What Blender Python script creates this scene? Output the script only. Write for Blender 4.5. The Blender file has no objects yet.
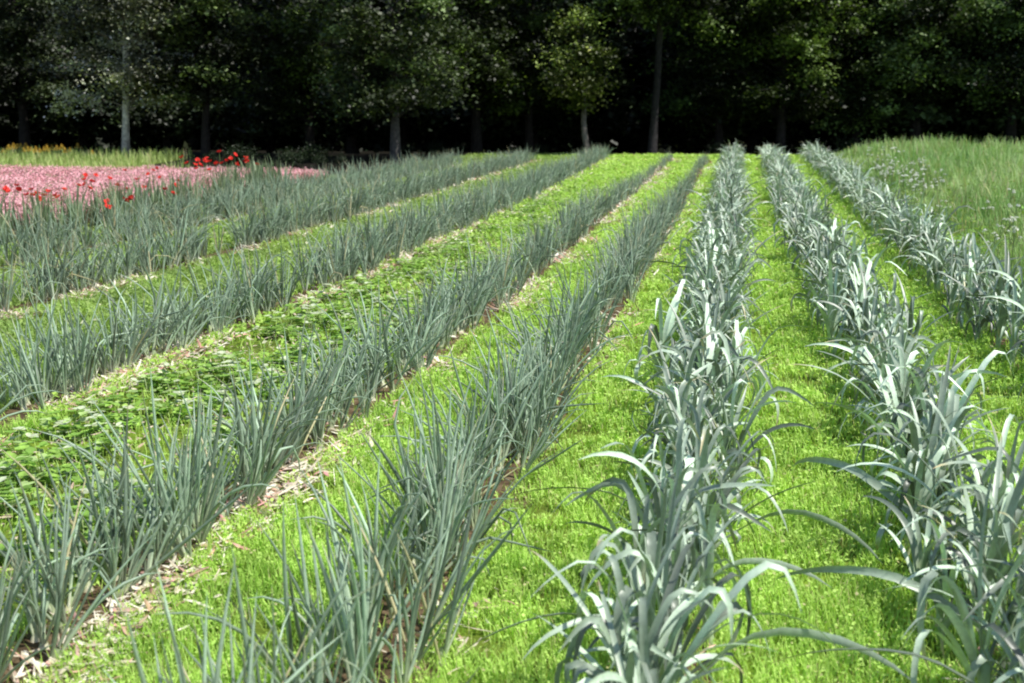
import bpy, math, random
import numpy as np
from mathutils import Matrix, Vector

random.seed(7)
R = np.random.default_rng(11)
PI = math.pi
scene = bpy.context.scene
COL = scene.collection

# ------------------------------------------------------------------ camera numbers
W, H, F = 1024, 683, 1150.0
CAM_H = 1.6
PITCH = math.atan((341.5 - 105) / F)
YAW = math.atan((740 - 512) / F * math.cos(PITCH))
_M = Matrix.Rotation(YAW, 3, 'Z') @ Matrix.Rotation(PI / 2 - PITCH, 3, 'X')


def ray(px, py):
    return (_M @ Vector(((px - 512) / F, (341.5 - py) / F, -1))).normalized()


def on_plane(px, py, h=0.0):
    d = ray(px, py)
    t = (CAM_H - h) / -d.z
    return d.x * t, d.y * t


def at_depth(px, Y):
    d = ray(px, 150)
    return d.x / d.y * Y


def to_px(x, y, z):
    v = _M.transposed() @ Vector((x, y, z - CAM_H))
    if v.z > -0.1:
        return -9999, -9999
    return 512 + F * v.x / -v.z, 341.5 - F * v.y / -v.z


# ------------------------------------------------------------------ noise and terrain
_LAT = R.random((256, 256))


def vnoise(x, y, s):
    x = np.asarray(x, float) / s + 1000
    y = np.asarray(y, float) / s + 1000
    xi = np.floor(x).astype(int); yi = np.floor(y).astype(int)
    fx = x - xi; fy = y - yi
    fx = fx * fx * (3 - 2 * fx); fy = fy * fy * (3 - 2 * fy)
    g = lambda a, b: _LAT[a % 256, b % 256]
    return ((g(xi, yi) * (1 - fx) + g(xi + 1, yi) * fx) * (1 - fy)
            + (g(xi, yi + 1) * (1 - fx) + g(xi + 1, yi + 1) * fx) * fy)


def sstep(a, b, x):
    t = np.clip((np.asarray(x, float) - a) / (b - a), 0, 1)
    return t * t * (3 - 2 * t)


def gz(x, y):
    x = np.asarray(x, float); y = np.asarray(y, float)
    rise = 0.05 * sstep(13, 33, y) * (0.25 + 0.75 * sstep(-11, -3, x))
    rise = rise + 0.10 * sstep(2.0, 5.0, x) * sstep(8, 26, y)
    fall = -0.9 * sstep(35.5, 50, y)
    return rise + fall + 0.02 * (vnoise(x, y, 1.7) - .5)


# ------------------------------------------------------------------ mesh accumulation
class Acc:
    def __init__(self):
        self.v = []; self.q = []; self.c = []; self.n = 0

    def add(self, v, q, c):
        v = np.asarray(v, float).reshape(-1, 3)
        c = np.broadcast_to(np.asarray(c, float), (len(v), 3))
        self.v.append(v); self.q.append(np.asarray(q, np.int64).reshape(-1, 4) + self.n); self.c.append(c)
        self.n += len(v)

    def mesh(self, name, mat, smooth=True):
        v = np.concatenate(self.v); q = np.concatenate(self.q); c = np.concatenate(self.c)
        me = bpy.data.meshes.new(name)
        me.vertices.add(len(v)); me.vertices.foreach_set('co', v.astype(np.float32).ravel())
        me.loops.add(len(q) * 4); me.loops.foreach_set('vertex_index', q.astype(np.int32).ravel())
        me.polygons.add(len(q)); me.polygons.foreach_set('loop_start', np.arange(0, len(q) * 4, 4, dtype=np.int32))
        if smooth:
            me.polygons.foreach_set('use_smooth', np.ones(len(q), dtype=bool))
        a = me.attributes.new('col', 'FLOAT_COLOR', 'POINT')
        a.data.foreach_set('color', np.concatenate([c, np.ones((len(c), 1))], 1).astype(np.float32).ravel())
        me.materials.append(mat)
        me.update(calc_edges=True)
        return me


def spine(base, az, tilt, bend, L, S, p=1.4, fold=0.0, fpos=0.6, drift=0.0):
    N = len(base)
    s = np.linspace(0, 1, S + 1)[None, :]
    ex = lambda a: np.broadcast_to(np.asarray(a, float), (N,))[:, None]
    th = ex(tilt) + ex(bend) * s ** p + ex(fold) * sstep(0, 1, np.clip((s - ex(fpos)) / .16 + .5, 0, 1))
    a = ex(az) + ex(drift) * s
    d = np.stack([np.sin(th) * np.cos(a), np.sin(th) * np.sin(a), np.cos(th)], -1)
    step = (d[:, :-1] + d[:, 1:]) / 2 * (ex(L) / S)[..., None]
    pos = np.concatenate([np.zeros((N, 1, 3)), np.cumsum(step, 1)], 1) + np.asarray(base, float)[:, None, :]
    side = np.stack([-np.sin(a), np.cos(a), np.zeros_like(a)], -1)
    nor = np.cross(d, side)
    return pos, d, side, nor, s


def strip(acc, sp, w, col, prof, twist=0.0, vfold=0.0):
    """flat or V-folded strap leaves along the spines"""
    pos, d, side, nor, s = sp
    N, S1, _ = pos.shape
    ex = lambda a: np.broadcast_to(np.asarray(a, float), (N,))[:, None]
    tw = ex(twist) * s
    sd = side * np.cos(tw)[..., None] + nor * np.sin(tw)[..., None]
    nr = nor * np.cos(tw)[..., None] - side * np.sin(tw)[..., None]
    ww = (ex(w) * prof[None, :])[..., None] / 2
    if vfold:
        rows = np.stack([pos - sd * ww, pos + nr * ww * vfold, pos + sd * ww], 2); K = 3
    else:
        rows = np.stack([pos - sd * ww, pos + sd * ww], 2); K = 2
    idx = np.arange(N * S1 * K).reshape(N, S1, K)
    q = np.stack([idx[:, :-1, :-1], idx[:, :-1, 1:], idx[:, 1:, 1:], idx[:, 1:, :-1]], -1)
    c = np.broadcast_to(col[:, :, None, :], (N, S1, K, 3)).reshape(-1, 3)
    acc.add(rows, q, c)


def tube(acc, sp, r, col, prof, K=5):
    pos, d, side, nor, s = sp
    N, S1, _ = pos.shape
    rr = (np.broadcast_to(np.asarray(r, float), (N,))[:, None] * prof[None, :])[..., None, None]
    a = np.arange(K) / K * 2 * PI
    rows = pos[:, :, None, :] + rr * (side[:, :, None, :] * np.cos(a)[None, None, :, None] + nor[:, :, None, :] * np.sin(a)[None, None, :, None])
    idx = np.arange(N * S1 * K).reshape(N, S1, K)
    nx = np.roll(idx, -1, 2)
    q = np.stack([idx[:, :-1], nx[:, :-1], nx[:, 1:], idx[:, 1:]], -1)
    c = np.broadcast_to(col[:, :, None, :], (N, S1, K, 3)).reshape(-1, 3)
    acc.add(rows, q, c)


def poly_tube(acc, pts, rad, col, K=7):
    pts = np.asarray(pts, float); n = len(pts)
    t = np.gradient(pts, axis=0); t /= np.linalg.norm(t, axis=1)[:, None]
    ref = np.array([0, 1, 0.]) if abs(t[0][1]) < .9 else np.array([1., 0, 0])
    sd = np.cross(t, ref); sd /= np.linalg.norm(sd, axis=1)[:, None]
    nr = np.cross(sd, t)
    a = np.arange(K) / K * 2 * PI
    rows = pts[:, None] + np.asarray(rad)[:, None, None] * (sd[:, None] * np.cos(a)[None, :, None] + nr[:, None] * np.sin(a)[None, :, None])
    idx = np.arange(n * K).reshape(n, K); nx = np.roll(idx, -1, 1)
    q = np.stack([idx[:-1], nx[:-1], nx[1:], idx[1:]], -1)
    acc.add(rows, q, np.repeat(np.broadcast_to(np.asarray(col, float), (n, 3)), K, 0))


def leaves(acc, pos, size, col, up=0.6, asp=0.75, fold=0.25):
    """leaf-sized folded diamonds, normals biased upward"""
    N = len(pos)
    n = R.normal(size=(N, 3)); n /= np.linalg.norm(n, axis=1)[:, None]
    n[:, 2] = np.abs(n[:, 2]) + up; n /= np.linalg.norm(n, axis=1)[:, None]
    t = R.normal(size=(N, 3)); t -= n * (t * n).sum(1)[:, None]; t /= np.linalg.norm(t, axis=1)[:, None]
    b = np.cross(n, t)
    s = np.broadcast_to(np.asarray(size, float), (N,))[:, None]
    v = np.stack([pos - t * s * .5, pos + b * s * asp * .5 + n * s * fold * .4, pos + t * s * .5, pos - b * s * asp * .5 + n * s * fold * .4], 1)
    acc.add(v, np.arange(N * 4).reshape(N, 4), np.repeat(col, 4, 0))


def lerp(a, b, t):
    a = np.asarray(a, float); b = np.asarray(b, float); t = np.asarray(t, float)[..., None]
    return a * (1 - t) + b * t


def jit(col, n, amt):
    c = np.asarray(col, float)[None] * (1 + amt * R.normal(size=(n, 1)))
    return np.clip(c * (1 + amt * .4 * R.normal(size=(n, 3))), .003, .95)


# ------------------------------------------------------------------ materials
def leaf_mat(name, rough=.5, trans=.25, tgain=(1.1, 1.2, .6), spec=.4, nscale=30, namt=.25, objvar=.12, bump=0.0):
    m = bpy.data.materials.new(name); m.use_nodes = True
    nt = m.node_tree; N = nt.nodes; Lk = nt.links; N.clear()
    out = N.new('ShaderNodeOutputMaterial')
    at = N.new('ShaderNodeAttribute'); at.attribute_name = 'col'
    tc = N.new('ShaderNodeTexCoord')
    nz = N.new('ShaderNodeTexNoise'); nz.inputs['Scale'].default_value = nscale; nz.inputs['Detail'].default_value = 3
    Lk.new(tc.outputs['Object'], nz.inputs['Vector'])
    mr = N.new('ShaderNodeMapRange'); mr.inputs[1].default_value = .3; mr.inputs[2].default_value = .7
    mr.inputs[3].default_value = 1 - namt; mr.inputs[4].default_value = 1 + namt
    Lk.new(nz.outputs['Fac'], mr.inputs[0])
    oi = N.new('ShaderNodeObjectInfo')
    mo = N.new('ShaderNodeMapRange'); mo.inputs[3].default_value = 1 - objvar; mo.inputs[4].default_value = 1 + objvar
    Lk.new(oi.outputs['Random'], mo.inputs[0])
    mu = N.new('ShaderNodeMath'); mu.operation = 'MULTIPLY'
    Lk.new(mr.outputs[0], mu.inputs[0]); Lk.new(mo.outputs[0], mu.inputs[1])
    sc = N.new('ShaderNodeVectorMath'); sc.operation = 'SCALE'
    Lk.new(at.outputs['Color'], sc.inputs[0]); Lk.new(mu.outputs[0], sc.inputs['Scale'])
    pb = N.new('ShaderNodeBsdfPrincipled')
    pb.inputs['Roughness'].default_value = rough
    pb.inputs['Specular IOR Level'].default_value = spec
    Lk.new(sc.outputs[0], pb.inputs['Base Color'])
    if bump:
        bp = N.new('ShaderNodeBump'); bp.inputs['Strength'].default_value = bump; bp.inputs['Distance'].default_value = .01
        Lk.new(nz.outputs['Fac'], bp.inputs['Height']); Lk.new(bp.outputs[0], pb.inputs['Normal'])
    if trans > 0:
        tm = N.new('ShaderNodeVectorMath'); tm.operation = 'MULTIPLY'; tm.inputs[1].default_value = tgain
        Lk.new(sc.outputs[0], tm.inputs[0])
        tr = N.new('ShaderNodeBsdfTranslucent'); Lk.new(tm.outputs[0], tr.inputs['Color'])
        mx = N.new('ShaderNodeMixShader'); mx.inputs[0].default_value = trans
        Lk.new(pb.outputs[0], mx.inputs[1]); Lk.new(tr.outputs[0], mx.inputs[2]); Lk.new(mx.outputs[0], out.inputs[0])
    else:
        Lk.new(pb.outputs[0], out.inputs[0])
    return m


def ground_mat(name, cols, scale, rough=.95, bump=.4, coords='Object'):
    m = bpy.data.materials.new(name); m.use_nodes = True
    nt = m.node_tree; N = nt.nodes; Lk = nt.links
    pb = N['Principled BSDF']; pb.inputs['Roughness'].default_value = rough
    pb.inputs['Specular IOR Level'].default_value = .15
    tc = N.new('ShaderNodeTexCoord')
    n1 = N.new('ShaderNodeTexNoise'); n1.inputs['Scale'].default_value = scale; n1.inputs['Detail'].default_value = 8; n1.inputs['Roughness'].default_value = .65
    Lk.new(tc.outputs[coords], n1.inputs['Vector'])
    rp = N.new('ShaderNodeValToRGB'); e = rp.color_ramp.elements
    ps = np.linspace(.3, .7, len(cols))
    e[0].position = ps[0]; e[0].color = (*cols[0], 1); e[1].position = ps[-1]; e[1].color = (*cols[-1], 1)
    for p_, c_ in list(zip(ps, cols))[1:-1]:
        k = e.new(p_); k.color = (*c_, 1)
    Lk.new(n1.outputs['Fac'], rp.inputs[0]); Lk.new(rp.outputs[0], pb.inputs['Base Color'])
    bp = N.new('ShaderNodeBump'); bp.inputs['Strength'].default_value = bump; bp.inputs['Distance'].default_value = .03
    Lk.new(n1.outputs['Fac'], bp.inputs['Height']); Lk.new(bp.outputs[0], pb.inputs['Normal'])
    return m


M_LEEK = leaf_mat('waxy_leek_leaf', rough=.43, trans=.07, tgain=(.9, 1.2, .5), spec=.85, nscale=60, namt=.14, objvar=.14)
M_ONION = leaf_mat('onion_leaf', rough=.40, trans=.10, tgain=(1, 1.3, .5), spec=.65, nscale=50, namt=.15, objvar=.16)
M_STEM = leaf_mat('pale_stem', rough=.5, trans=.05, nscale=40, namt=.15)
M_LAWN = leaf_mat('lawn_blade', rough=.55, trans=.38, tgain=(1.1, 1.15, .65), spec=.3, nscale=6, namt=.15, objvar=0)
M_MEADOW = leaf_mat('meadow_blade', rough=.6, trans=.3, spec=.25, nscale=2, namt=.15, objvar=0)
M_STRAW = leaf_mat('dry_straw', rough=.75, trans=.1, tgain=(1, 1, .9), spec=.2, nscale=40, namt=.25, objvar=0)
M_BERRY = leaf_mat('strawberry_leaf', rough=.5, trans=.25, spec=.4, nscale=40, namt=.2)
M_TREE = leaf_mat('tree_leaf', rough=.5, trans=.22, spec=.35, nscale=1.2, namt=.3, objvar=.15)
M_PETAL = leaf_mat('petal', rough=.6, trans=.3, tgain=(1.1, .9, .9), spec=.15, nscale=30, namt=.12, objvar=.1)
M_WHITE = leaf_mat('white_petal', rough=.6, trans=.2, tgain=(1, 1, 1), spec=.15, nscale=30, namt=.1, objvar=.05)
M_BARK = leaf_mat('bark', rough=.9, trans=0, spec=.15, nscale=9, namt=.45, bump=.8)
M_GROUND = ground_mat('field_ground', [(.07, .08, .02), (.14, .20, .025), (.22, .34, .03)], 3.0)
M_SOIL = ground_mat('row_soil', [(.05, .034, .02), (.13, .09, .05), (.24, .18, .11)], 14.0, bump=.8)
M_FLOOR = ground_mat('shaded_litter_floor', [(.004, .0035, .002), (.008, .007, .004), (.012, .011, .006)], 2.0)  # litter kept near black, shade under the wood put into its colour
M_PINKBASE = ground_mat('flower_bed_ground', [(.05, .06, .03), (.14, .08, .07), (.2, .12, .1)], 3.0)


# ------------------------------------------------------------------ object helpers
def tag(o, label, cat=None, group=None, kind=None):
    o['label'] = label
    if cat: o['category'] = cat
    if group: o['group'] = group
    if kind: o['kind'] = kind
    return o


def link(name, data, parent=None, loc=None, rz=0, s=1, rot=None):
    o = bpy.data.objects.new(name, data); COL.objects.link(o)
    if parent: o.parent = parent
    if loc is not None: o.location = loc
    o.rotation_euler = rot if rot else (0, 0, rz)
    o.scale = (s, s, s)
    return o


def sheet(name, xs_of_y, ys, off, mat, label, nx=12):
    a = Acc(); g = []
    for y in ys:
        x0, x1 = xs_of_y(y)
        xs = np.linspace(x0, x1, nx)
        g.append(np.stack([xs, np.full(nx, y), gz(xs, np.full(nx, y)) + off], 1))
    g = np.array(g); n = len(ys)
    idx = np.arange(n * nx).reshape(n, nx)
    a.add(g, np.stack([idx[:-1, :-1], idx[:-1, 1:], idx[1:, 1:], idx[1:, :-1]], -1), (.1, .1, .1))
    return tag(link(name, a.mesh(name, mat)), label, kind='structure')


# ------------------------------------------------------------------ setting
xs = np.concatenate([np.linspace(-420, -40, 20)[:-1], np.arange(-40, 30, .5), np.linspace(30, 420, 20)])
ys = np.concatenate([np.linspace(-80, -2, 12)[:-1], np.arange(-2, 60, .5), np.linspace(60, 600, 24)])
a = Acc(); X, Y = np.meshgrid(xs, ys)
idx = np.arange(X.size).reshape(X.shape)
a.add(np.stack([X, Y, gz(X, Y)], -1), np.stack([idx[:-1, :-1], idx[:-1, 1:], idx[1:, 1:], idx[1:, :-1]], -1), (.1, .1, .1))
tag(link('ground', a.mesh('ground', M_GROUND)), 'farm field ground under rows and grass', kind='structure')


def forest_edge(x):
    x = np.asarray(x, float)
    return 33 - 7.5 * sstep(-16.5, -14.5, x) + 10.5 * sstep(-8.5, -6.0, x) + 2.5 * sstep(1, 5, x)


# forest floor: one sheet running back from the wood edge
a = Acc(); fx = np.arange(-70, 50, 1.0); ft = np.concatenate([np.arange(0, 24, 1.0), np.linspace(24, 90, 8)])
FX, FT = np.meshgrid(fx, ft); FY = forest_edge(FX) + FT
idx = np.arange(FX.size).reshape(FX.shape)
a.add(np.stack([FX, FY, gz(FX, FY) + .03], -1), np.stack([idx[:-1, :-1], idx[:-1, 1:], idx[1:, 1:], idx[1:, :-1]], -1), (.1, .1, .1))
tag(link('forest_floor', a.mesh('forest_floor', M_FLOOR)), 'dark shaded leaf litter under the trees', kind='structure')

# rows: name -> x(y), y start, y end
ROWS = {
    'L1': (lambda y: -.12 + .0 * y, 2.3, 34.0),
    'L2': (lambda y: .80 + .002 * y, 2.6, 34.5),
    'L3': (lambda y: 1.74 + .008 * y, 4.0, 35.0),
    'A': (lambda y: -1.00 + .08 * sstep(3, 14, y), 1.9, 33.5),
    'B': (lambda y: -1.98 + .10 * sstep(3, 12, y) - .02 * sstep(20, 33, y), 2.0, 33.5),
    'C': (lambda y: -3.68 + .12 * sstep(4, 11, y) - .25 * sstep(20, 33, y), 4.4, 33.5),
    'D': (lambda y: -5.55 + .1 * sstep(8, 14, y) - .15 * sstep(20, 31, y), 7.6, 31.5),
    'E': (lambda y: -7.1 - .1 * sstep(15, 29, y), 9.5, 29.5),
    'T': (lambda y: -8.15 + 0 * y, 11.0, 19.6),
}
for k, (fxn, y0, y1) in ROWS.items():
    hw = .26 if k in 'ABCDE' else .12
    sheet('soil_strip', lambda y, f=fxn, hw=hw: (float(f(y)) - hw * .55, float(f(y)) + hw * .75 + .04 * math.sin(y * 3)),
          np.arange(y0 - .6, y1, .3), .010, M_SOIL, 'bare soil strip under a planted vegetable row', nx=5)
sheet('flower_bed', lambda y: (-30, -8.55 + .25 * max(0, y - 20) / 3), np.arange(10, 22.3, .5), .008, M_PINKBASE, 'ground of the pink flower bed', nx=46)


# ------------------------------------------------------------------ lawn between rows
def row_mask(x, y, hw):
    m = np.zeros(len(x), bool)
    for k, (fxn, y0, y1) in ROWS.items():
        if k[0] in 'TL': continue
        c = fxn(y)
        m |= (x > c - hw * .6) & (x < c + hw * .9) & (y > y0 - .3) & (y < y1)
    return m


def scatter(n_fn, x0, x1, y0, y1, pad=.06):
    """points in the strip with density n_fn(y) per m2, culled to a widened view wedge"""
    P = []
    y = y0
    while y < y1:
        dy = max(.25, y * .06)
        xa = max(x0, at_depth(-60, y + dy) - .6); xb = min(x1, at_depth(1084, y + dy) + .6)
        if xb > xa:
            n = int(n_fn(y + dy / 2) * dy * (xb - xa))
            P.append(np.stack([R.uniform(xa, xb, n), R.uniform(y, y + dy, n)], 1))
        y += dy
    return np.concatenate(P)


P = scatter(lambda y: 9500 * (3.5 / max(y, 3.5)) ** 1.75 + 60, -9, 2.6, 2.0, 35.5)
x, y = P[:, 0], P[:, 1]
cl = vnoise(x, y, .09) * .6 + vnoise(x, y, .35) * .4
keep = ~(row_mask(x, y, .14) & (R.random(len(x)) < .93))
keep &= cl > .30 + .2 * R.random(len(x)) - .12
# strawberry bed keeps less turf near the camera
bed = (x > -3.4) & (x < -2.15) & (y < 22)
keep &= ~(bed & (R.random(len(x)) < .82 - .5 * sstep(8, 20, y)))
keep &= (x > -8.4)
x, y, cl = x[keep], y[keep], cl[keep]
N = len(x)
big = vnoise(x, y, 1.1)
Ls = (.028 + .045 * cl + .02 * R.random(N)) * (1 + .15 * np.minimum(y, 30) / 10)
wd = .0036 * (np.maximum(y, 3) / 3.5) ** .85 * R.uniform(.7, 1.4, N)
c0 = lerp((.34, .57, .09), (.66, .90, .23), np.clip(R.random(N) * .7 + big * .5 + .5 * (vnoise(x, y, .22) - .5) - .1, 0, 1))
c0[R.random(N) < .05] = (.60, .58, .28)
fl = x < -3.75
c0[fl] = lerp(c0[fl], np.broadcast_to((.26, .38, .11), c0[fl].shape), .45 + .5 * vnoise(x[fl], y[fl], .5))
sp = spine(np.stack([x, y, gz(x, y)], 1), R.uniform(0, 2 * PI, N), R.uniform(.05, .6, N), R.uniform(.1, .9, N), Ls, 2)
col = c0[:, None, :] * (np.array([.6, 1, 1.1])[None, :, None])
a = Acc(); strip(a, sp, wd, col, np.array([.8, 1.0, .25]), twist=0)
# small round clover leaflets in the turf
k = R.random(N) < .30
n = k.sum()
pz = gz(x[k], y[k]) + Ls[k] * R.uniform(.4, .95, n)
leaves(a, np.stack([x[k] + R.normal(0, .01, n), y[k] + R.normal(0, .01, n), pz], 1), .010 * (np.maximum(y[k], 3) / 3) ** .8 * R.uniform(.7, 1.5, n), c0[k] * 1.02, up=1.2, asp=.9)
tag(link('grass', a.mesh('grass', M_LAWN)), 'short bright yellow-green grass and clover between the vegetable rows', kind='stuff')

# meadow to the side
P = scatter(lambda y: 1000 * (8 / max(y, 6)) ** 1.1, 2.2, 26, 4.0, 38.5)
x, y = P[:, 0], P[:, 1]
edge = 2.2 + .012 * y
keep = (x > edge + .35 * (vnoise(x, y, .8) - .5)) & (vnoise(x, y, .5) > .18)
x, y = x[keep], y[keep]; N = len(x)
tall = np.clip(.25 + .75 * sstep(0, 1.5, x - edge[keep]), 0, 1)
Ls = (.18 + .25 * R.random(N) ** 1.6 + .15 * vnoise(x, y, 2.5)) * tall * (.55 + .9 * vnoise(x, y, .7))
wd = .0042 * (np.maximum(y, 5) / 6) ** .8 * R.uniform(.6, 1.3, N)
c0 = lerp((.20, .38, .11), (.46, .60, .27), np.clip(R.random(N) * .5 + 1.1 * (vnoise(x, y, 1.4) - .25), 0, 1))
dry = R.random(N) < .13; c0[dry] = jit((.52, .47, .30), dry.sum(), .15)
sp = spine(np.stack([x, y, gz(x, y)], 1), R.uniform(0, 2 * PI, N), R.uniform(.02, .3, N), R.uniform(.1, .9, N), Ls, 3)
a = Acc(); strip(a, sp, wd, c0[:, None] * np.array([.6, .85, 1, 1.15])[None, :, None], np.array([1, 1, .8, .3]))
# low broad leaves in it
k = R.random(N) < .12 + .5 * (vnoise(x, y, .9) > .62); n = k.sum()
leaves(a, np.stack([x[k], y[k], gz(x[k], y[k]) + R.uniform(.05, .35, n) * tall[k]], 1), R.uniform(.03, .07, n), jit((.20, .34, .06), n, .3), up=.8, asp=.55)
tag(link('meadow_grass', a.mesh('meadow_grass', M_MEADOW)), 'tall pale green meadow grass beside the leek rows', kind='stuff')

# verge in front of the wood, behind the pink bed
a = Acc(); N = 16000
x = R.uniform(-30, -12.6, N); y = R.uniform(22.3, 33, N)
k = (y < forest_edge(x) + .4); x, y = x[k], y[k]; N = len(x)
Ls = .12 + .30 * R.random(N) ** 1.3
c0 = lerp((.28, .40, .09), (.55, .62, .26), R.random(N))
dry = R.random(N) < .12; c0[dry] = (.55, .48, .25)
sp = spine(np.stack([x, y, gz(x, y)], 1), R.uniform(0, 2 * PI, N), R.uniform(.02, .35, N), R.uniform(.1, .8, N), Ls, 2)
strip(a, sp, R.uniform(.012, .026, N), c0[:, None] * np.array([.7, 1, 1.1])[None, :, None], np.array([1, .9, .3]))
tag(link('verge_grass', a.mesh('verge_grass', M_MEADOW)), 'rough grass verge between pink flowers and the wood', kind='stuff')

# straw and dead leaves along row feet
a = Acc()
for kname, dens in (('A', 60), ('B', 300), ('C', 380), ('D', 280), ('E', 60), ('L1', 25), ('L2', 18)):
    fxn, y0, y1 = ROWS[kname]
    n = int(dens * (y1 - y0)); y = y0 + (y1 - y0) * R.random(n) ** 1.5
    pat = vnoise(y, y * 0 + sum(map(ord, kname)) * 3.7, .45)
    kk = pat > .25 * R.random(n) + .42
    y = y[kk]; n = len(y)
    x = fxn(y) + (.17 if kname in 'ABCDE' else .0) + R.normal(0, .075, n)
    c0 = lerp((.60, .52, .38), (.93, .88, .74), R.random(n))
    rd = R.random(n) < .25; c0[rd] = jit((.62, .38, .31), rd.sum(), .2)
    sp = spine(np.stack([x, y, gz(x, y) + .014 + .02 * R.random(n)], 1), R.uniform(0, 2 * PI, n), R.uniform(1.15, 1.6, n), R.uniform(-.6, .5, n), R.uniform(.02, .075, n) * R.uniform(.6, 1.5, n) * (1 + y / 20), 3)
    strip(a, sp, R.uniform(.003, .017, n) * (1 + y / 16), c0[:, None] * np.ones((1, 4, 1)), np.array([.5, 1, .8, .3]), twist=R.uniform(-1.5, 1.5, n), vfold=.4)
n = 3200
x = R.uniform(-3.3, -2.2, n); y = 3.2 + 16 * R.random(n) ** 1.3
c0 = lerp((.45, .33, .24), (.72, .62, .48), R.random(n))
sp = spine(np.stack([x, y, gz(x, y) + .015 + .02 * R.random(n)], 1), R.uniform(0, 2 * PI, n), R.uniform(1.1, 1.6, n), R.uniform(-.5, .5, n), R.uniform(.02, .06, n), 3)
strip(a, sp, R.uniform(.005, .018, n), c0[:, None] * np.ones((1, 4, 1)), np.array([.5, 1, .8, .3]), twist=R.uniform(-1.5, 1.5, n), vfold=.4)
tag(link('straw_litter', a.mesh('straw_litter', M_STRAW)), 'pale dry straw and dead leaves scattered along the row feet', kind='stuff')


# ------------------------------------------------------------------ leeks
LEEK_PROF = np.interp(np.linspace(0, 1, 13), [0, .12, .45, .75, .92, 1], [.75, .9, 1.0, .75, .35, .04])


def leek_leaves(acc, base, rz, scale=1.0, long_leaf=False, S=12):
    nl = int(R.integers(10, 14))
    i = np.arange(nl); t = i / (nl - 1)                       # 0 inner .. 1 outer
    az = rz + (i % 2) * PI + R.normal(0, .38, nl)
    L = R.uniform(.36, .62, nl) * (.75 + .35 * np.sin(t * PI * .9 + .3)) * scale
    tilt = .05 + .54 * t ** 1.1 + R.normal(0, .10, nl)
    bend = R.uniform(.5, 2.1, nl) * (.5 + .8 * t)
    fold = np.where(R.random(nl) < .78, R.uniform(.8, 2.3, nl), 0)
    if long_leaf:
        L[-2:] = .85; tilt[-2:] = .85; bend[-2:] = 1.1; fold[-2:] = .3
    z = (.20 - .13 * t) * scale
    b = np.asarray(base)[None] + np.stack([.012 * np.cos(az), .012 * np.sin(az), z], 1)
    sp = spine(b, az, tilt, bend, L, S, p=1.5, fold=fold, fpos=R.uniform(.45, .8, nl), drift=R.normal(0, .6, nl))
    w = R.uniform(.017, .034, nl) * scale * (.8 + .2 * t)
    s = sp[4].repeat(nl, 0)
    c = lerp((.42, .52, .30), (.36, .45, .335), sstep(0, .25, s)) * np.clip(1 + .42 * R.normal(size=(nl, 1, 1)), .35, 1.8)
    yel = (R.random(nl) < .22)[:, None] * sstep(.78, .98, s)
    c = lerp(c, np.broadcast_to((.55, .45, .22), c.shape), yel)
    c = c * (1 + .22 * np.sin(s * R.uniform(4, 9, (nl, 1)) + R.uniform(0, 6, (nl, 1))))[..., None]
    prof = np.interp(np.linspace(0, 1, S + 1), np.linspace(0, 1, 13), LEEK_PROF)
    strip(acc, sp, w, np.clip(c, .01, .9), prof, twist=R.normal(0, .8, nl), vfold=-.38)


def leek_stem(acc, base, scale=1.0):
    sp = spine(np.array([base], float) + np.array([[0, 0, -.02]]), R.uniform(0, 6), R.uniform(0, .08), .04, .24 * scale, 6)
    c = np.array([[(.62, .62, .48), (.58, .62, .42), (.48, .58, .36), (.38, .48, .3), (.32, .42, .28), (.28, .38, .27), (.27, .37, .26)]])
    tube(acc, sp, .016 * scale, c, np.array([1.1, 1.05, 1, 1.0, 1.1, 1.15, .3]), K=8)


LEEKS = []
for v in range(14):
    a = Acc(); leek_leaves(a, (0, 0, 0), 0.0, long_leaf=(v >= 12)); b = Acc(); leek_stem(b, (0, 0, 0))
    LEEKS.append((a.mesh('leek_leaves', M_LEEK), b.mesh('leek_stem', M_STEM)))


def row_points(kname, step, jx, jy, dbl=0.0):
    fxn, y0, y1 = ROWS[kname]; out = []
    y = y0; i = 0
    while y < y1:
        yy = y + R.normal(0, jy)
        xx = float(fxn(yy)) + R.normal(0, jx) + (dbl if i % 2 else -dbl)
        out.append((xx, yy, kname)); y += step * R.uniform(.75, 1.25); i += 1
    return out


def in_frame(p, h=.6, m=40):
    for z in (0, h):
        u, v = to_px(p[0], p[1], float(gz(p[0], p[1])) + z)
        if -m < u < W + m and -m < v < H + m:
            return True
    return False


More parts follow.
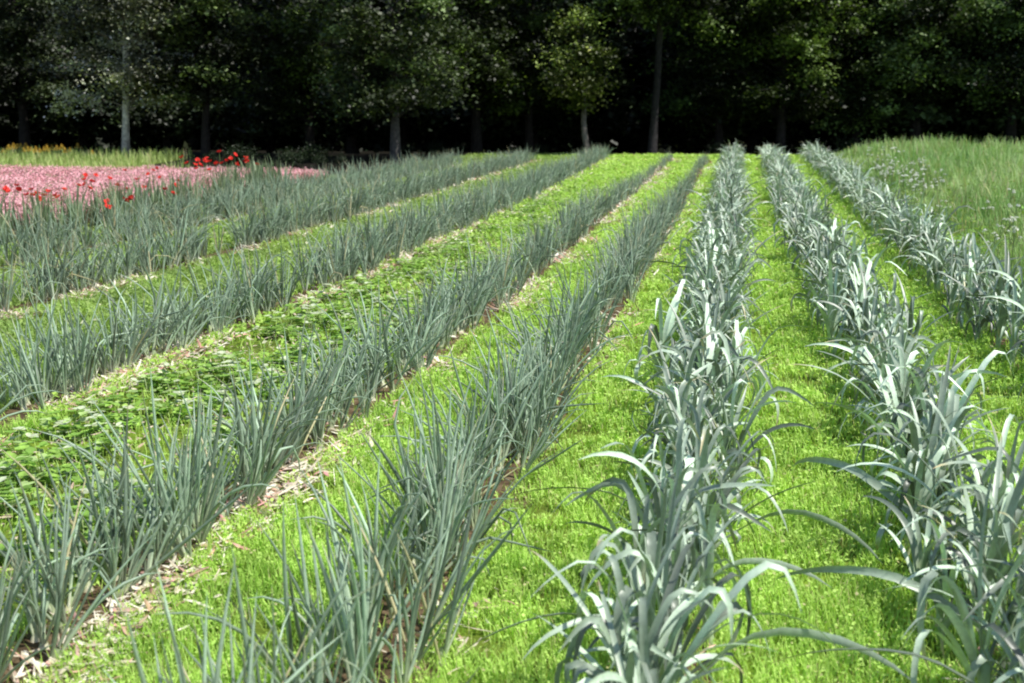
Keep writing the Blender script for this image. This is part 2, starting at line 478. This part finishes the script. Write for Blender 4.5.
leek_pts = row_points('L1', .082, .075, .02) + row_points('L2', .085, .08, .02) + row_points('L3', .088, .08, .02)
leek_pts = [p for p in leek_pts if in_frame(p) or p[1] > 2.5 and in_frame(p, m=300)]
leek_pts.sort(key=lambda p: math.hypot(p[0], p[1]))
ORD = ['first', 'second', 'third', 'fourth', 'fifth', 'sixth', 'seventh', 'eighth', 'ninth', 'tenth', 'eleventh', 'twelfth']
LEEKROW = {'L1': 'leek row next to the onion rows', 'L2': 'middle leek row', 'L3': 'leek row bordering the meadow'}
cnt = {}
for j, p in enumerate(leek_pts[:300]):
    v = int(R.integers(0, 12)); s = R.uniform(.74, 1.06)
    x, y, k = p
    i = cnt[k] = cnt.get(k, 0) + 1
    if i in (3, 9, 17) and k != 'L3': v = 12 + i % 2
    if i <= 12:
        lab = f'{ORD[i-1]} blue-green leek from near end of the {LEEKROW[k]}'
    else:
        bnd = 'near stretch' if y < 6 else ('middle stretch' if y < 10 else 'further stretch')
        lab = f'arching blue-green leek in the {bnd} of the {LEEKROW[k]}'
    rz = PI / 2 + R.normal(0, .8) if R.random() < .6 else R.uniform(0, 2 * PI)
    o = link('leek_plant', None, loc=(x, y, float(gz(x, y))), s=s, rot=(R.normal(0, .08), R.normal(0, .08), rz))
    tag(o, lab, 'leek', 'leek plants growing in the three leek rows')
    link('leaves', LEEKS[v][0], parent=o); link('stem', LEEKS[v][1], parent=o)
a = Acc()
for x, y, k in leek_pts[300:]:
    g = float(gz(x, y))
    leek_leaves(a, (x, y, g), R.uniform(0, 6.28), scale=R.uniform(.8, 1.1) * (1 - .006 * max(0, y - 12)), S=7)
tag(link('distant_leeks', a.mesh('distant_leeks', M_LEEK)), 'far ends of the three leek rows merging into one mass', kind='stuff')


# ------------------------------------------------------------------ onions
def onion_leaves(acc, base, scale=1.0, S=6, K=6, lean=(0, 0), dry=.035):
    nl = int(R.integers(6, 10))
    az = R.uniform(0, 2 * PI, nl)
    L = R.uniform(.27, .58, nl) * scale
    tilt = np.abs(R.normal(.17, .17, nl)) + .03
    bend = np.where(R.random(nl) < .28, R.uniform(.5, 1.7, nl), R.uniform(-.1, .45, nl))
    fold = np.where(R.random(nl) < .12, R.uniform(.6, 2.0, nl), 0)
    b = np.asarray(base)[None] + np.stack([.01 * np.cos(az), .01 * np.sin(az), np.full(nl, .03)], 1)
    sp = spine(b, az, tilt, bend, L, S, p=1.6, fold=fold, fpos=R.uniform(.4, .8, nl), drift=R.normal(0, .3, nl))
    r = R.uniform(.0036, .0072, nl) * scale
    s = sp[4].repeat(nl, 0)
    c = lerp((.58, .64, .44), (.275, .37, .255), sstep(0, .3, s)) * np.clip(1 + .38 * R.normal(size=(nl, 1, 1)), .5, 1.9)
    d = (R.random(nl) < dry)[:, None] * np.ones_like(s); tipd = (R.random(nl) < .35)[:, None] * sstep(.82, .97, s)
    c = lerp(c, np.broadcast_to((.60, .54, .30), c.shape), np.clip(np.maximum(d * .9, tipd * .8), 0, 1))
    prof = np.interp(np.linspace(0, 1, S + 1), [0, .15, .5, .8, 1], [.75, 1, .95, .6, .06])
    tube(acc, sp, r, np.clip(c, .01, .9), prof, K)


ONIONS = []
for v in range(14):
    a = Acc(); onion_leaves(a, (0, 0, 0)); b = Acc()
    sp = spine(np.array([[0, 0, -.02]]), R.uniform(0, 6), .0, .05, .085, 6)
    c = np.array([[(.55, .47, .34), (.68, .60, .44), (.72, .66, .5), (.66, .66, .46), (.5, .56, .34), (.38, .46, .26), (.36, .44, .25)]])
    tube(b, sp, .019, c, np.array([.5, 1, 1.05, .8, .62, .58, .3]), K=9)
    ONIONS.append((a.mesh('onion_leaves', M_ONION), b.mesh('onion_bulb', M_STEM)))

onion_pts = []
for kname, st in (('A', .058), ('B', .062), ('C', .045), ('D', .046), ('E', .046)):
    onion_pts += row_points(kname, st, .055 if kname in 'AB' else .075, .02, dbl=.03 if kname in 'AB' else .05)
# a few gaps where plants are missing
onion_pts = [p for p in onion_pts if vnoise(p[1], sum(map(ord, p[2])) * 7.3, .5) > ((.24 if p[2] in 'BC' else .2) if p[1] > 3.8 else .08)]
onion_pts += [(x + R.normal(.03, .05), y + R.normal(0, .03), k) for x, y, k in onion_pts if k in 'ABC' and y < 5.5 and R.random() < .35]
onion_pts = [p for p in onion_pts if p[2] not in 'AB' or R.random() > .55 * float(sstep(9, 22, p[1]))]
onion_pts = [p for p in onion_pts if in_frame(p, .5)]
onion_pts.sort(key=lambda p: math.hypot(p[0], p[1]))
ONROW = {'A': 'onion row next to the leeks', 'B': 'onion row before the strawberry bed',
         'C': 'onion row behind the strawberry bed', 'D': 'second onion row beyond the strawberry bed', 'E': 'onion row nearest the tall dark plants'}
cnt = {}
for p in onion_pts[:300]:
    x, y, k = p; i = cnt[k] = cnt.get(k, 0) + 1
    v = int(R.integers(0, 14)); s = R.uniform(.75, 1.18)
    if i <= 10:
        lab = f'{ORD[i-1]} onion plant from near end of the {ONROW[k]}'
    else:
        lab = f'green onion plant in {"near" if y < 4.2 else "middle" if y < 6.5 else "further"} part of the {ONROW[k]}'
    o = link('onion_plant', None, loc=(x, y, float(gz(x, y))), s=s, rot=(R.normal(-.06, .14), R.normal(.09, .16), R.uniform(0, 6.28)))
    tag(o, lab, 'onion plant', 'onion plants growing in rows')
    link('leaves', ONIONS[v][0], parent=o); link('bulb', ONIONS[v][1], parent=o)
a = Acc()
for x, y, k in onion_pts[300:]:
    onion_leaves(a, (x, y, float(gz(x, y))), scale=R.uniform(.8, 1.12) * ((1 - .5 * float(sstep(13, 27, y))) if k in 'AB' else 1.1 * (1 - .2 * float(sstep(16, 29, y)))), S=4, K=4)
tag(link('distant_onions', a.mesh('distant_onions', M_ONION)), 'further parts of the onion rows merging into dense green bands', kind='stuff')

# ------------------------------------------------------------------ tall dark row before the pink bed
TALL = []
for v in range(6):
    a = Acc(); nl = 12
    az = R.uniform(0, 6.28, nl)
    sp = spine(np.stack([.02 * np.cos(az), .02 * np.sin(az), np.zeros(nl)], 1), az, np.abs(R.normal(.1, .1, nl)), R.uniform(0, .5, nl), R.uniform(.4, .72, nl), 5)
    c = lerp((.12, .18, .09), (.23, .30, .16), sp[4].repeat(nl, 0)) * (1 + .2 * R.normal(size=(nl, 1, 1)))
    strip(a, sp, R.uniform(.016, .03, nl), c, np.array([.8, 1, 1, .9, .6, .08]), twist=R.normal(0, .8, nl), vfold=-.4)
    m1 = a.mesh('upright_leaves', M_ONION)
    TALL.append(m1)
tp = [p for p in row_points('T', .075, .16, .03) if in_frame(p, .6)]
for x, y, k in tp:
    lab = ('tall dark upright plant at the end of the row where poppies stand' if y > 17.6 else
           'tall dark upright plant in the ' + ('near' if y < 14 else 'middle') + ' part of row against the pink flowers')
    o = link('tall_plant', TALL[int(R.integers(0, 6))], loc=(x, y, float(gz(x, y))), s=R.uniform(.75, 1.0) * (1.12 if y > 18 else 1), rz=R.uniform(0, 6.28))
    tag(o, lab, 'tall plant', 'tall dark plants edging the pink bed')

# ------------------------------------------------------------------ strawberry plants
BERRY = []
for v in range(8):
    a = Acc(); n = 20
    az = R.uniform(0, 6.28, n); tl = R.uniform(.25, 1.3, n); L = R.uniform(.04, .12, n)
    sp = spine(np.zeros((n, 3)), az, tl, .3, L, 3)
    strip(a, sp, .004, np.broadcast_to(np.array([.25, .34, .1]), (n, 4, 3)), np.ones(4))
    for i in range(n):
        tip = sp[0][i, -1]; c = np.array(random.choice([(.26, .46, .08), (.36, .58, .11), (.20, .36, .06), (.44, .60, .22), (.60, .66, .46)]))
        for dlt in (-1.25, 0, 1.25):
            z = az[i] + dlt
            sl = spine(tip[None], [z], [random.uniform(1.1, 1.6)], [.35], [random.uniform(.022, .046)], 4)
            strip(a, sl, random.uniform(.02, .036), np.broadcast_to(c * random.uniform(.85, 1.1), (1, 5, 3)), np.array([.25, .85, 1.0, .8, .2]), vfold=-.3)
    BERRY.append(a.mesh('strawberry_leaves', M_BERRY))
bp = []
y = 3.3
while y < 24:
    for xx in (-3.2, -3.0, -2.8, -2.6, -2.42, -2.25):
        bp.append((xx + R.normal(0, .05), y + R.normal(0, .06), 0))
    y += .155 + .010 * y
bp = [p for p in bp if in_frame(p, .1) and vnoise(p[0], p[1], .45) > .36]
bp.sort(key=lambda p: p[1])
for x, y, _ in bp[:300]:
    side = 'edge by the nearer onions' if x > -2.5 else ('middle line' if x > -2.9 else 'edge by the onions behind it')
    bnd = 'near' if y < 6.5 else ('middle' if y < 11 else 'far')
    o = link('strawberry_plant', BERRY[int(R.integers(0, 8))], loc=(x, y, float(gz(x, y))), s=R.uniform(.75, 1.5), rz=R.uniform(0, 6.28))
    tag(o, f'low strawberry plant in {bnd} part of the bed, {side}', 'strawberry plant', 'strawberry plants in the low leafy bed')

# ------------------------------------------------------------------ low leafy cover between far rows
a = Acc()
n = 26000
x = R.uniform(-8.3, -3.9, n); y = R.uniform(7, 32, n)
k = ~row_mask(x, y, .2); x, y = x[k], y[k]
# far part of the strawberry bed too
n2 = 14000
x = np.concatenate([x, R.uniform(-3.6, -2.1, n2)]); y = np.concatenate([y, 3.5 + 29.5 * R.random(n2) ** .62])
n = len(x)
hgt = .02 + .09 * vnoise(x, y, .3) * R.random(n)
c0 = lerp((.20, .38, .05), (.44, .64, .12), np.clip(R.random(n) * .6 + vnoise(x, y, .7) * .5, 0, 1))
fl = x < -3.75; c0[fl] *= np.array([.85, .78, 1.1]); pl = R.random(n) < .06; c0[pl] = (.62, .62, .42)
leaves(a, np.stack([x, y, gz(x, y) + hgt], 1), R.uniform(.025, .05, n), c0, up=.9, asp=.85)
tag(link('clover_cover', a.mesh('clover_cover', M_BERRY)), 'low leafy clover between the onion rows', kind='stuff')

# ------------------------------------------------------------------ pink flower bed (nobody could count the blossoms)
a = Acc()
P = scatter(lambda y: 2300, -30, -8.2, 10, 22.2)
x, y = P[:, 0], P[:, 1]
k = (x < -8.5 + .45 * np.maximum(0, y - 20) / 3 + .2 * (vnoise(x, y, .5) - .5)); x, y = x[k], y[k]; n = len(x)
h = .14 + .10 * vnoise(x, y, .7) + .08 * R.random(n)
c0 = lerp((.82, .41, .45), (.91, .58, .60), np.clip(R.random(n) * .5 + vnoise(x, y, 1.2) * .6, 0, 1))
g_ = R.random(n) < .05 + .3 * (vnoise(x, y, .35) > .72); c0[g_] = jit((.26, .32, .14), g_.sum(), .2); h = h * R.uniform(.7, 1.25, n)
leaves(a, np.stack([x, y, gz(x, y) + h], 1), R.uniform(.022, .042, n), c0, up=.7, asp=1.0)
k = R.random(n) < .25; m = k.sum()
sp = spine(np.stack([x[k], y[k], gz(x[k], y[k])], 1), R.uniform(0, 6.28, m), R.uniform(0, .15, m), .1, h[k], 1)
strip(a, sp, .01, np.broadcast_to(np.array([.22, .20, .12]), (m, 2, 3)), np.array([1., .8]))
tag(link('pink_flowers', a.mesh('pink_flowers', M_PETAL)), 'broad bed of small pale pink flowers', kind='stuff')

# ------------------------------------------------------------------ poppies
POP = []
for v in range(4):
    a = Acc(); npet = 6
    az = np.arange(npet) / npet * 6.28 + R.normal(0, .15, npet)
    sp = spine(np.zeros((npet, 3)), az, R.uniform(.5, .9, npet), R.uniform(.1, .9, npet), R.uniform(.05, .07, npet), 4)
    strip(a, sp, .055, jit((.80, .055, .04), npet, .12)[:, None] * np.ones((1, 5, 1)), np.array([.25, .8, 1.1, 1.0, .55]), vfold=.25)
    b = Acc(); sp = spine(np.array([[0, 0, 0.]]), 0, .03, .08, 1.0, 5)
    tube(b, sp, .004, np.broadcast_to(np.array([.12, .2, .06]), (1, 6, 3)), np.ones(6), K=5)
    nl = 5
    sp2 = spine(np.stack([np.zeros(nl), np.zeros(nl), R.uniform(.05, .4, nl)], 1), R.uniform(0, 6.28, nl), .7, .4, .16, 3)
    strip(b, sp2, .02, np.broadcast_to(np.array([.1, .18, .05]), (nl, 4, 3)), np.array([.6, 1, .8, .1]))
    c_ = Acc(); sp3 = spine(np.array([[0, 0, 0.]]), 0, 0, 0, .022, 3)
    tube(c_, sp3, .010, np.broadcast_to(np.array([.03, .03, .02]), (1, 4, 3)), np.array([.6, 1, 1, .3]), K=7)
    POP.append((a.mesh('poppy_flower', M_PETAL), b.mesh('poppy_stem', M_STEM), c_.mesh('poppy_centre', M_STEM)))
pops = [(187, 166, 1), (198, 164, 1), (203, 168, 1), (214, 166, 1), (225, 166, 1), (233, 166, 1), (238, 168, 1), (248, 163, 1), (196, 168, 1), (186, 160, 1), (10, 192, 0), (20, 190, 0), (30, 190, 0), (48, 192, 0), (54, 196, 0), (41, 198, 0), (92, 182, 0), (119, 186, 0), (128, 190, 0), (145, 188, 0), (160, 178, 0), (165, 190, 0), (4, 191, 0), (7, 189, 0), (15, 186, 0), (26, 195, 0), (33, 196, 0), (38, 194, 0), (44, 196, 0), (37, 200, 0), (80, 186, 0), (84, 184, 0), (88, 189, 0), (83, 180, 0),
        (86, 176, 0), (109, 179, 0), (112, 192, 0), (125, 171, 0), (107, 203, 0), (109, 208, 0), (133, 199, 0), (123, 201, 0), (152, 171, 0), (155, 169, 0), (176, 186, 0), (178, 182, 0), (171, 194, 0), (150, 175, 0),
        (139, 180, 0), (60, 198, 0), (66, 190, 0), (97, 176, 0), (189, 163, 1), (192, 161, 1), (193, 172, 1), (208, 164, 1), (206, 163, 1), (228, 163, 1), (230, 161, 1), (243, 160, 1), (245, 164, 1), (246, 167, 1), (210, 173, 1), (219, 154, 1), (241, 157, 1)]
for i, (u, v, st) in enumerate(pops):
    Yd = None
    if st:
        x = at_depth(u, 18.6); y = 18.6 + R.normal(0, .25)
        zf = CAM_H - (v - 105) * y / F
    else:
        zf = .42
        x, y = on_plane(u, v, zf)
    g = float(gz(x, y)); L = zf - g
    root = link('poppy', None, loc=(x, y, g), rz=R.uniform(0, 6.28))
    tag(root, 'red poppy standing tall among the dark upright plants at their far end' if st else
        ('red poppy in the pink bed near the tall dark row' if v > 182 and u > 70 else 'red poppy in a cluster at the near corner of the pink bed' if u < 70 else 'red poppy in the further pink flowers'), 'poppy', 'red poppies in the pink flower bed')
    f, s_, c_ = POP[i % 4]
    so = link('stem', s_, parent=root); so.scale = (1, 1, L)
    fo = link('flower', f, parent=root, loc=(.06 * L, 0, L * .997), s=.82, rot=(R.normal(0, .4), R.normal(0, .4), 0))
    link('seed_head', c_, parent=fo)

# ------------------------------------------------------------------ white umbel flowers in the meadow, yellow flowers in the verge
UMB = []
for v in range(4):
    b = Acc(); heads = []
    tube(b, spine(np.array([[0, 0, 0.]]), 0, .03, .06, 1.0, 4), .003, np.broadcast_to(np.array([.16, .24, .08]), (1, 5, 3)), np.ones(5))
    for q in range(5):
        cx, cy, cz = R.normal(0, .05), R.normal(0, .05), R.uniform(-.12, .03)
        st = np.array([[0, 0, -.25], [cx * .7, cy * .7, cz - .08], [cx, cy, cz]]) + np.array([.05, 0, 1.0])
        poly_tube(b, st, [.0025, .002, .0015], (.2, .28, .1), K=4); heads.append((cx, cy, cz))
    a = Acc(); n = 40; r = np.sqrt(R.random(n)) * .024; t = R.uniform(0, 6.28, n)
    leaves(a, np.stack([r * np.cos(t), r * np.sin(t), -.02 * (r / .024) ** 2 + R.normal(0, .002, n)], 1), .013, jit((.86, .87, .80), n, .04), up=.8, asp=1)
    UMB.append((a.mesh('umbel', M_WHITE), b.mesh('umbel_stem', M_STEM), heads))
spots = [(995, 222), (995, 192), (1014, 191), (925, 157), (941, 166), (883, 146), (886, 149)]
spots += [(int(R.normal(893, 20)), int(R.normal(163, 9))) for _ in range(36)] + [(int(R.uniform(880, 1020)), int(R.uniform(160, 240))) for _ in range(9)]
for i, (u, v) in enumerate(spots):
    zf = R.uniform(.60, .72)
    x, y = on_plane(u, v, zf + .08)
    if y > 36: y = 35.5 + R.normal(0, .4); x = at_depth(u, y)
    if x < 1.98: x = 2.05 + .3 * R.random()
    g = float(gz(x, y)); L = zf if i > 2 else zf
    root = link('white_wildflower', None, loc=(x, y, g), rz=R.uniform(0, 6.28))
    lab = ['nearest lone white wildflower in the meadow grass beside the leeks', 'white wildflower behind the nearest lone one in open meadow', 'white wildflower level with another at the meadow side'][i] if i < 3 else 'white lacy wildflower in the drift at the far meadow by the leeks'
    tag(root, lab, 'wildflower', 'white wildflowers in the meadow')
    so = link('stem', UMB[i % 4][1], parent=root); so.scale = (1, 1, L)
    for cx, cy, cz in UMB[i % 4][2]:
        link('flower_head', UMB[i % 4][0], parent=root, loc=(.05 + cx, cy, L * (1 + cz)), s=R.uniform(.45, .9), rot=(R.normal(0, .3), R.normal(0, .3), 0))

GOLD = []
for v in range(3):
    a = Acc(); n = 260
    t = R.random(n); az = R.uniform(0, 6.28, n); r = .20 * (1 - t) + .03
    leaves(a, np.stack([r * np.cos(az) * R.random(n), r * np.sin(az) * R.random(n), .5 + .28 * t], 1), .035, jit((.68, .46, .08), n, .15), up=.5)
    b = Acc(); k = 5; az = R.uniform(0, 6.28, k)
    tube(b, spine(np.zeros((k, 3)), az, .08, .1, .6, 3), .005, np.broadcast_to(np.array([.15, .22, .06]), (k, 4, 3)), np.ones(4))
    n = 50; leaves(b, np.stack([R.normal(0, .05, n), R.normal(0, .05, n), R.uniform(.08, .5, n)], 1), .07, jit((.13, .2, .05), n, .2), up=.3, asp=.3)
    GOLD.append((a.mesh('yellow_plume', M_WHITE), b.mesh('plume_stem', M_STEM)))
for i, u in enumerate([3, 7, 9, 18, 21, 24, 31, 33, 36, 44, 47, 52, 57, 62, 70, 78, 92, 14, 40, 28, 12, 26, 49, 65]):
    y = 30.6 + R.normal(0, .9); x = at_depth(u, y); g = float(gz(x, y))
    root = link('yellow_wildflower', None, loc=(x, y, g), rz=R.uniform(0, 6.28), s=R.uniform(.4, .62))
    tag(root, 'yellow flowering tuft in the rough verge before the dark wood', 'wildflower', 'yellow wildflowers in the verge')
    link('flower_head', GOLD[i % 3][0], parent=root); link('stem', GOLD[i % 3][1], parent=root)


# ------------------------------------------------------------------ trees
def tree_mesh(Ht, r0, h0, spread, leafcol, lit, nlimb=58, leaf=.135, per=70, bark=(.02, .017, .015), lean=(0, 0), birch=False, dense=1.0, top=99):
    ta = Acc(); ca = Acc()
    n = 12; t = np.linspace(0, 1, n)
    wob = np.stack([np.cumsum(R.normal(0, .05, n)), np.cumsum(R.normal(0, .05, n))], 1); wob -= wob[0]
    pts = np.stack([lean[0] * t * Ht + wob[:, 0], lean[1] * t * Ht + wob[:, 1], t * Ht - .1], 1)
    rad = r0 * (1 - t) ** .8 + .012; rad[0] *= 1.35
    if birch:
        bc = np.array([random.choice([(.60, .58, .55), (.66, .64, .62), (.20, .18, .17), (.5, .48, .45)]) for _ in range(n)])
    else:
        bc = np.asarray(bark)[None] * (1 + .15 * R.normal(size=(n, 1)))
    poly_tube(ta, pts, rad, bc, K=9)
    hs = h0 + (Ht * .97 - h0) * R.random(nlimb) ** 1.7
    hs = np.concatenate([hs, R.uniform(3.3 if birch else h0, 6 if birch else 5.2, nlimb // 3)])
    for li, hh in enumerate(hs):
        tt = (hh + .1) / Ht; base = np.array([np.interp(tt, t, pts[:, i]) for i in range(3)])
        az = R.uniform(0, 6.28) if li < nlimb else R.normal(-PI / 2, .6)
        rel = (hh - h0) / (Ht - h0)
        Lm = spread * (1.0 - .75 * rel ** 1.5) * R.uniform(.55, 1.1)
        sp = spine(base[None], [az], [R.uniform(.9, 1.3)], [R.uniform(-.1, .5)], [Lm], 5, drift=R.normal(0, .4))
        poly_tube(ta, sp[0][0], np.linspace(max(.015, r0 * .22), .006, 6), bark if not birch else (.2, .18, .16), K=5)
        high = hh > 7.5
        limb_light = R.uniform(.15, .5) if R.random() < .68 else R.uniform(1.1, 2.2)  # some limbs painted bright as sunlit clumps, the rest dark as shade
        ns = int(R.integers(3, 5))
        for _ in range(ns):
            f = R.uniform(.35, 1.0); c = np.array([np.interp(f, np.linspace(0, 1, 6), sp[0][0][:, i]) for i in range(3)])
            c += R.normal(0, .25, 3) * np.array([1, 1, .5])
            if high:
                m = int(26 * dense); sz = R.uniform(.2, .34, m)
            else:
                m = int(per * R.uniform(.9, 2.4) * dense); sz = leaf * R.uniform(.6, 1.3, m)
            rr = R.normal(0, 1, (m, 3)) * np.array([.27, .27, .12]) * R.uniform(.5, 1.5)
            rr[:, 2] -= .35 * (rr[:, 0] ** 2 + rr[:, 1] ** 2)
            tone = limb_light * R.uniform(.7, 1.25)
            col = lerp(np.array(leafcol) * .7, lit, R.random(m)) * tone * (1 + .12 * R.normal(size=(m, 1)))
            leaves(ca, c + rr, sz, np.clip(col, .003, .5), up=.5, asp=.7)
    return ta, ca


def add_tree(name, x, y, tm, cm, label, cat='tree', group=None, rz=0, s=1):
    g = float(gz(x, y))
    root = link(name, None, loc=(x, y, g - .02), rz=rz, s=s)
    tag(root, label, cat, group)
    link('trunk', tm, parent=root); link('crown', cm, parent=root)
    return root


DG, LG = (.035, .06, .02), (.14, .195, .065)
front = [
    # px, Y, H, r0, h0, spread, kwargs, label
    (125, 32.6, 13, .10, 1.4, 2.6, dict(birch=True, leafcol=(.14, .16, .09), lit=(.42, .45, .32), leaf=.10, per=95, nlimb=66, lean=(.028, 0)), 'birch with pale slender trunk and grey-green leaves behind the verge'),
    (205, 33.0, 13, .11, 1.7, 2.4, dict(leafcol=DG, lit=LG), 'thin dark trunked tree just behind the poppy cluster'),
    (395, 32.0, 14, .12, 1.15, 2.8, dict(leafcol=DG, lit=LG, bark=(.08, .075, .07)), 'tree with stout grey trunk at the end of the pink bed'),
    (477, 37.5, 14, .15, 1.8, 2.8, dict(leafcol=DG, lit=(.11, .17, .03)), 'brown trunked tree behind the far onion row ends'),
    (585, 35.6, 4.2, .10, 1.75, 1.0, dict(leaf=.12, leafcol=(.10, .15, .03), lit=(.24, .30, .07), nlimb=13, bark=(.09, .08, .075), per=80), 'small sapling with a bright low crown before the dark wood'),
    (652, 37.5, 15, .12, 3.9, 2.9, dict(leafcol=DG, lit=LG, bark=(.035, .032, .032), lean=(.035, 0)), 'tall bare leaning trunk behind the ends of the onion rows'),
    (780, 39.5, 14, .14, 1.2, 2.8, dict(leafcol=(.05, .085, .02), lit=(.13, .19, .04), nlimb=64, bark=(.02, .017, .015)), 'leafy tree directly behind the leek row ends'),
    (915, 41.0, 14, .16, 1.6, 3.0, dict(leafcol=DG, lit=(.12, .17, .06), bark=(.02, .017, .015)), 'dark tree behind the white flower drift'),
    (1010, 40.5, 14, .16, 1.6, 2.8, dict(leafcol=(.04, .07, .025), lit=(.10, .15, .06), bark=(.02, .017, .015)), 'dark tree behind the meadow, far side from the leeks'),
    (25, 37.0, 14, .16, 1.6, 2.7, dict(leafcol=(.045, .07, .03), lit=(.12, .16, .07)), 'leafy tree behind the yellow flowered verge'),
    (310, 36.0, 14, .13, 1.0, 2.8, dict(leafcol=DG, lit=(.10, .16, .03)), 'tree with a shaded trunk behind the middle of the pink bed'),
    (530, 40.5, 15, .13, 1.4, 2.8, dict(leafcol=DG, lit=(.12, .18, .04)), 'shaded tree standing behind the bright sapling'),
    (720, 40.5, 15, .13, 1.0, 2.6, dict(leafcol=(.03, .055, .02), lit=(.07, .12, .03)), 'dark tree between leaning trunk and the leek row ends'),
    (855, 41.5, 15, .13, 1.0, 2.8, dict(leafcol=DG, lit=(.11, .17, .05)), 'dark tree behind the outermost leek row'),
]
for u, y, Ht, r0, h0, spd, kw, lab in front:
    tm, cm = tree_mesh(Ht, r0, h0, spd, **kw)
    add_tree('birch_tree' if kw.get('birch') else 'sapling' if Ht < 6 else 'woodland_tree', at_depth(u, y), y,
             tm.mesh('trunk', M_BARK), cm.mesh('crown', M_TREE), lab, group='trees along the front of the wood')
# deeper trees
VAR = []
for v in range(4):
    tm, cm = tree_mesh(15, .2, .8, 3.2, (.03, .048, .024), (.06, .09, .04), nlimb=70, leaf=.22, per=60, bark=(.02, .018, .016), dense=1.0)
    VAR.append((tm.mesh('trunk', M_BARK), cm.mesh('crown', M_TREE)))
j = 0
for yb in (44.5, 49, 54):
    for u in range(-190, 1260, 88):
        uu = u + R.normal(0, 18) + (44 if yb == 49 else 0); y = yb + R.normal(0, .8)
        x = at_depth(uu, y)
        add_tree('woodland_tree', x, y, *VAR[j % 4], 'deeper woodland tree lost in the shade behind the front trees', group='deeper trees of the dark wood', rz=R.uniform(0, 6.28), s=R.uniform(.9, 1.15)); j += 1
for u in (-170, -70, 1110, 1210):
    y = 38 if u < 0 else 41
    add_tree('woodland_tree', at_depth(u, y), y, *VAR[j % 4], 'deeper woodland tree lost in the shade behind the front trees', group='deeper trees of the dark wood', rz=R.uniform(0, 6.28)); j += 1
SHR = []
for v in range(3):
    a = Acc(); b = Acc(); k = 7
    sp = spine(np.zeros((k, 3)), R.uniform(0, 6.28, k), R.uniform(.1, .6, k), .3, R.uniform(.6, 1.0, k), 4)
    tube(b, sp, .012, np.broadcast_to(np.array([.03, .025, .02]), (k, 5, 3)), np.linspace(1, .4, 5))
    for i in range(k):
        for f in (2, 3, 4):
            m = 45; tone = R.uniform(.4, 1.5)
            leaves(a, sp[0][i, f] + R.normal(0, 1, (m, 3)) * (.17, .17, .12), R.uniform(.05, .11, m), jit(np.array((.02, .035, .012)) * tone, m, .2), up=.5)  # near-black leaf colour, bushes added to carry the shade of the wood edge
    SHR.append((a.mesh('shrub_leaves', M_TREE), b.mesh('shrub_stems', M_BARK)))
for i in range(26):
    if i < 13:
        u = R.uniform(165, 345); y = R.uniform(27.5, 31)
        lab = 'low dark bush in the shade behind the pink flower bed'
    else:
        u = R.uniform(380, 900); y = R.uniform(37.5, 39.5)
        lab = 'low dark bush at the wood edge behind the vegetable row ends'
    x = at_depth(u, y)
    root = link('shrub', None, loc=(x, y, float(gz(x, y))), rz=R.uniform(0, 6.28), s=R.uniform(.3, .62))
    tag(root, lab, 'bush', 'low bushes along the wood edge')
    link('foliage', SHR[i % 3][0], parent=root); link('stems', SHR[i % 3][1], parent=root)
# the wood behind, one mass
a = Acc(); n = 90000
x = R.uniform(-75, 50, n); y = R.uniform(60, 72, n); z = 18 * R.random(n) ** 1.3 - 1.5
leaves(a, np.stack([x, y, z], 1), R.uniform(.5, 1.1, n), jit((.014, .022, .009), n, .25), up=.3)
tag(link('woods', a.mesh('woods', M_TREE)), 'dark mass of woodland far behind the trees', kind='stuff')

# ------------------------------------------------------------------ camera, sun, sky
cd = bpy.data.cameras.new('camera'); cam = bpy.data.objects.new('camera', cd); COL.objects.link(cam)
cd.sensor_width = 36; cd.lens = 36 * F / W; cd.clip_end = 2000; cd.clip_start = .05
cam.location = (0, 0, CAM_H); cam.rotation_euler = (PI / 2 - PITCH, 0, YAW)
cd.dof.use_dof = True; cd.dof.focus_distance = 6.0; cd.dof.aperture_fstop = 4.0
scene.camera = cam

SUN = Vector((.56, -.17, 1.0)).normalized()
sd = bpy.data.lights.new('sun', 'SUN'); sd.energy = 5.0; sd.angle = math.radians(.5); sd.color = (1, .96, .89)
so = bpy.data.objects.new('sun', sd); COL.objects.link(so)
so.rotation_euler = (-SUN).to_track_quat('-Z', 'Y').to_euler()
w = bpy.data.worlds.new('World'); scene.world = w; w.use_nodes = True
nt = w.node_tree; bg = nt.nodes['Background']
sky = nt.nodes.new('ShaderNodeTexSky'); sky.sky_type = 'NISHITA'; sky.sun_disc = False
sky.sun_elevation = math.asin(SUN.z); sky.sun_rotation = math.atan2(SUN.x, SUN.y)
nt.links.new(sky.outputs[0], bg.inputs[0]); bg.inputs[1].default_value = .15
scene.view_settings.view_transform = 'Standard'; scene.view_settings.look = 'None'; scene.view_settings.exposure = 0
scene.cycles.filter_width = 2.0
scene.cycles.max_bounces = 6; scene.cycles.diffuse_bounces = 3; scene.cycles.glossy_bounces = 2
scene.cycles.transmission_bounces = 3; scene.cycles.transparent_max_bounces = 4
scene.cycles.caustics_reflective = False; scene.cycles.caustics_refractive = False
scene.cycles.sample_clamp_indirect = 4
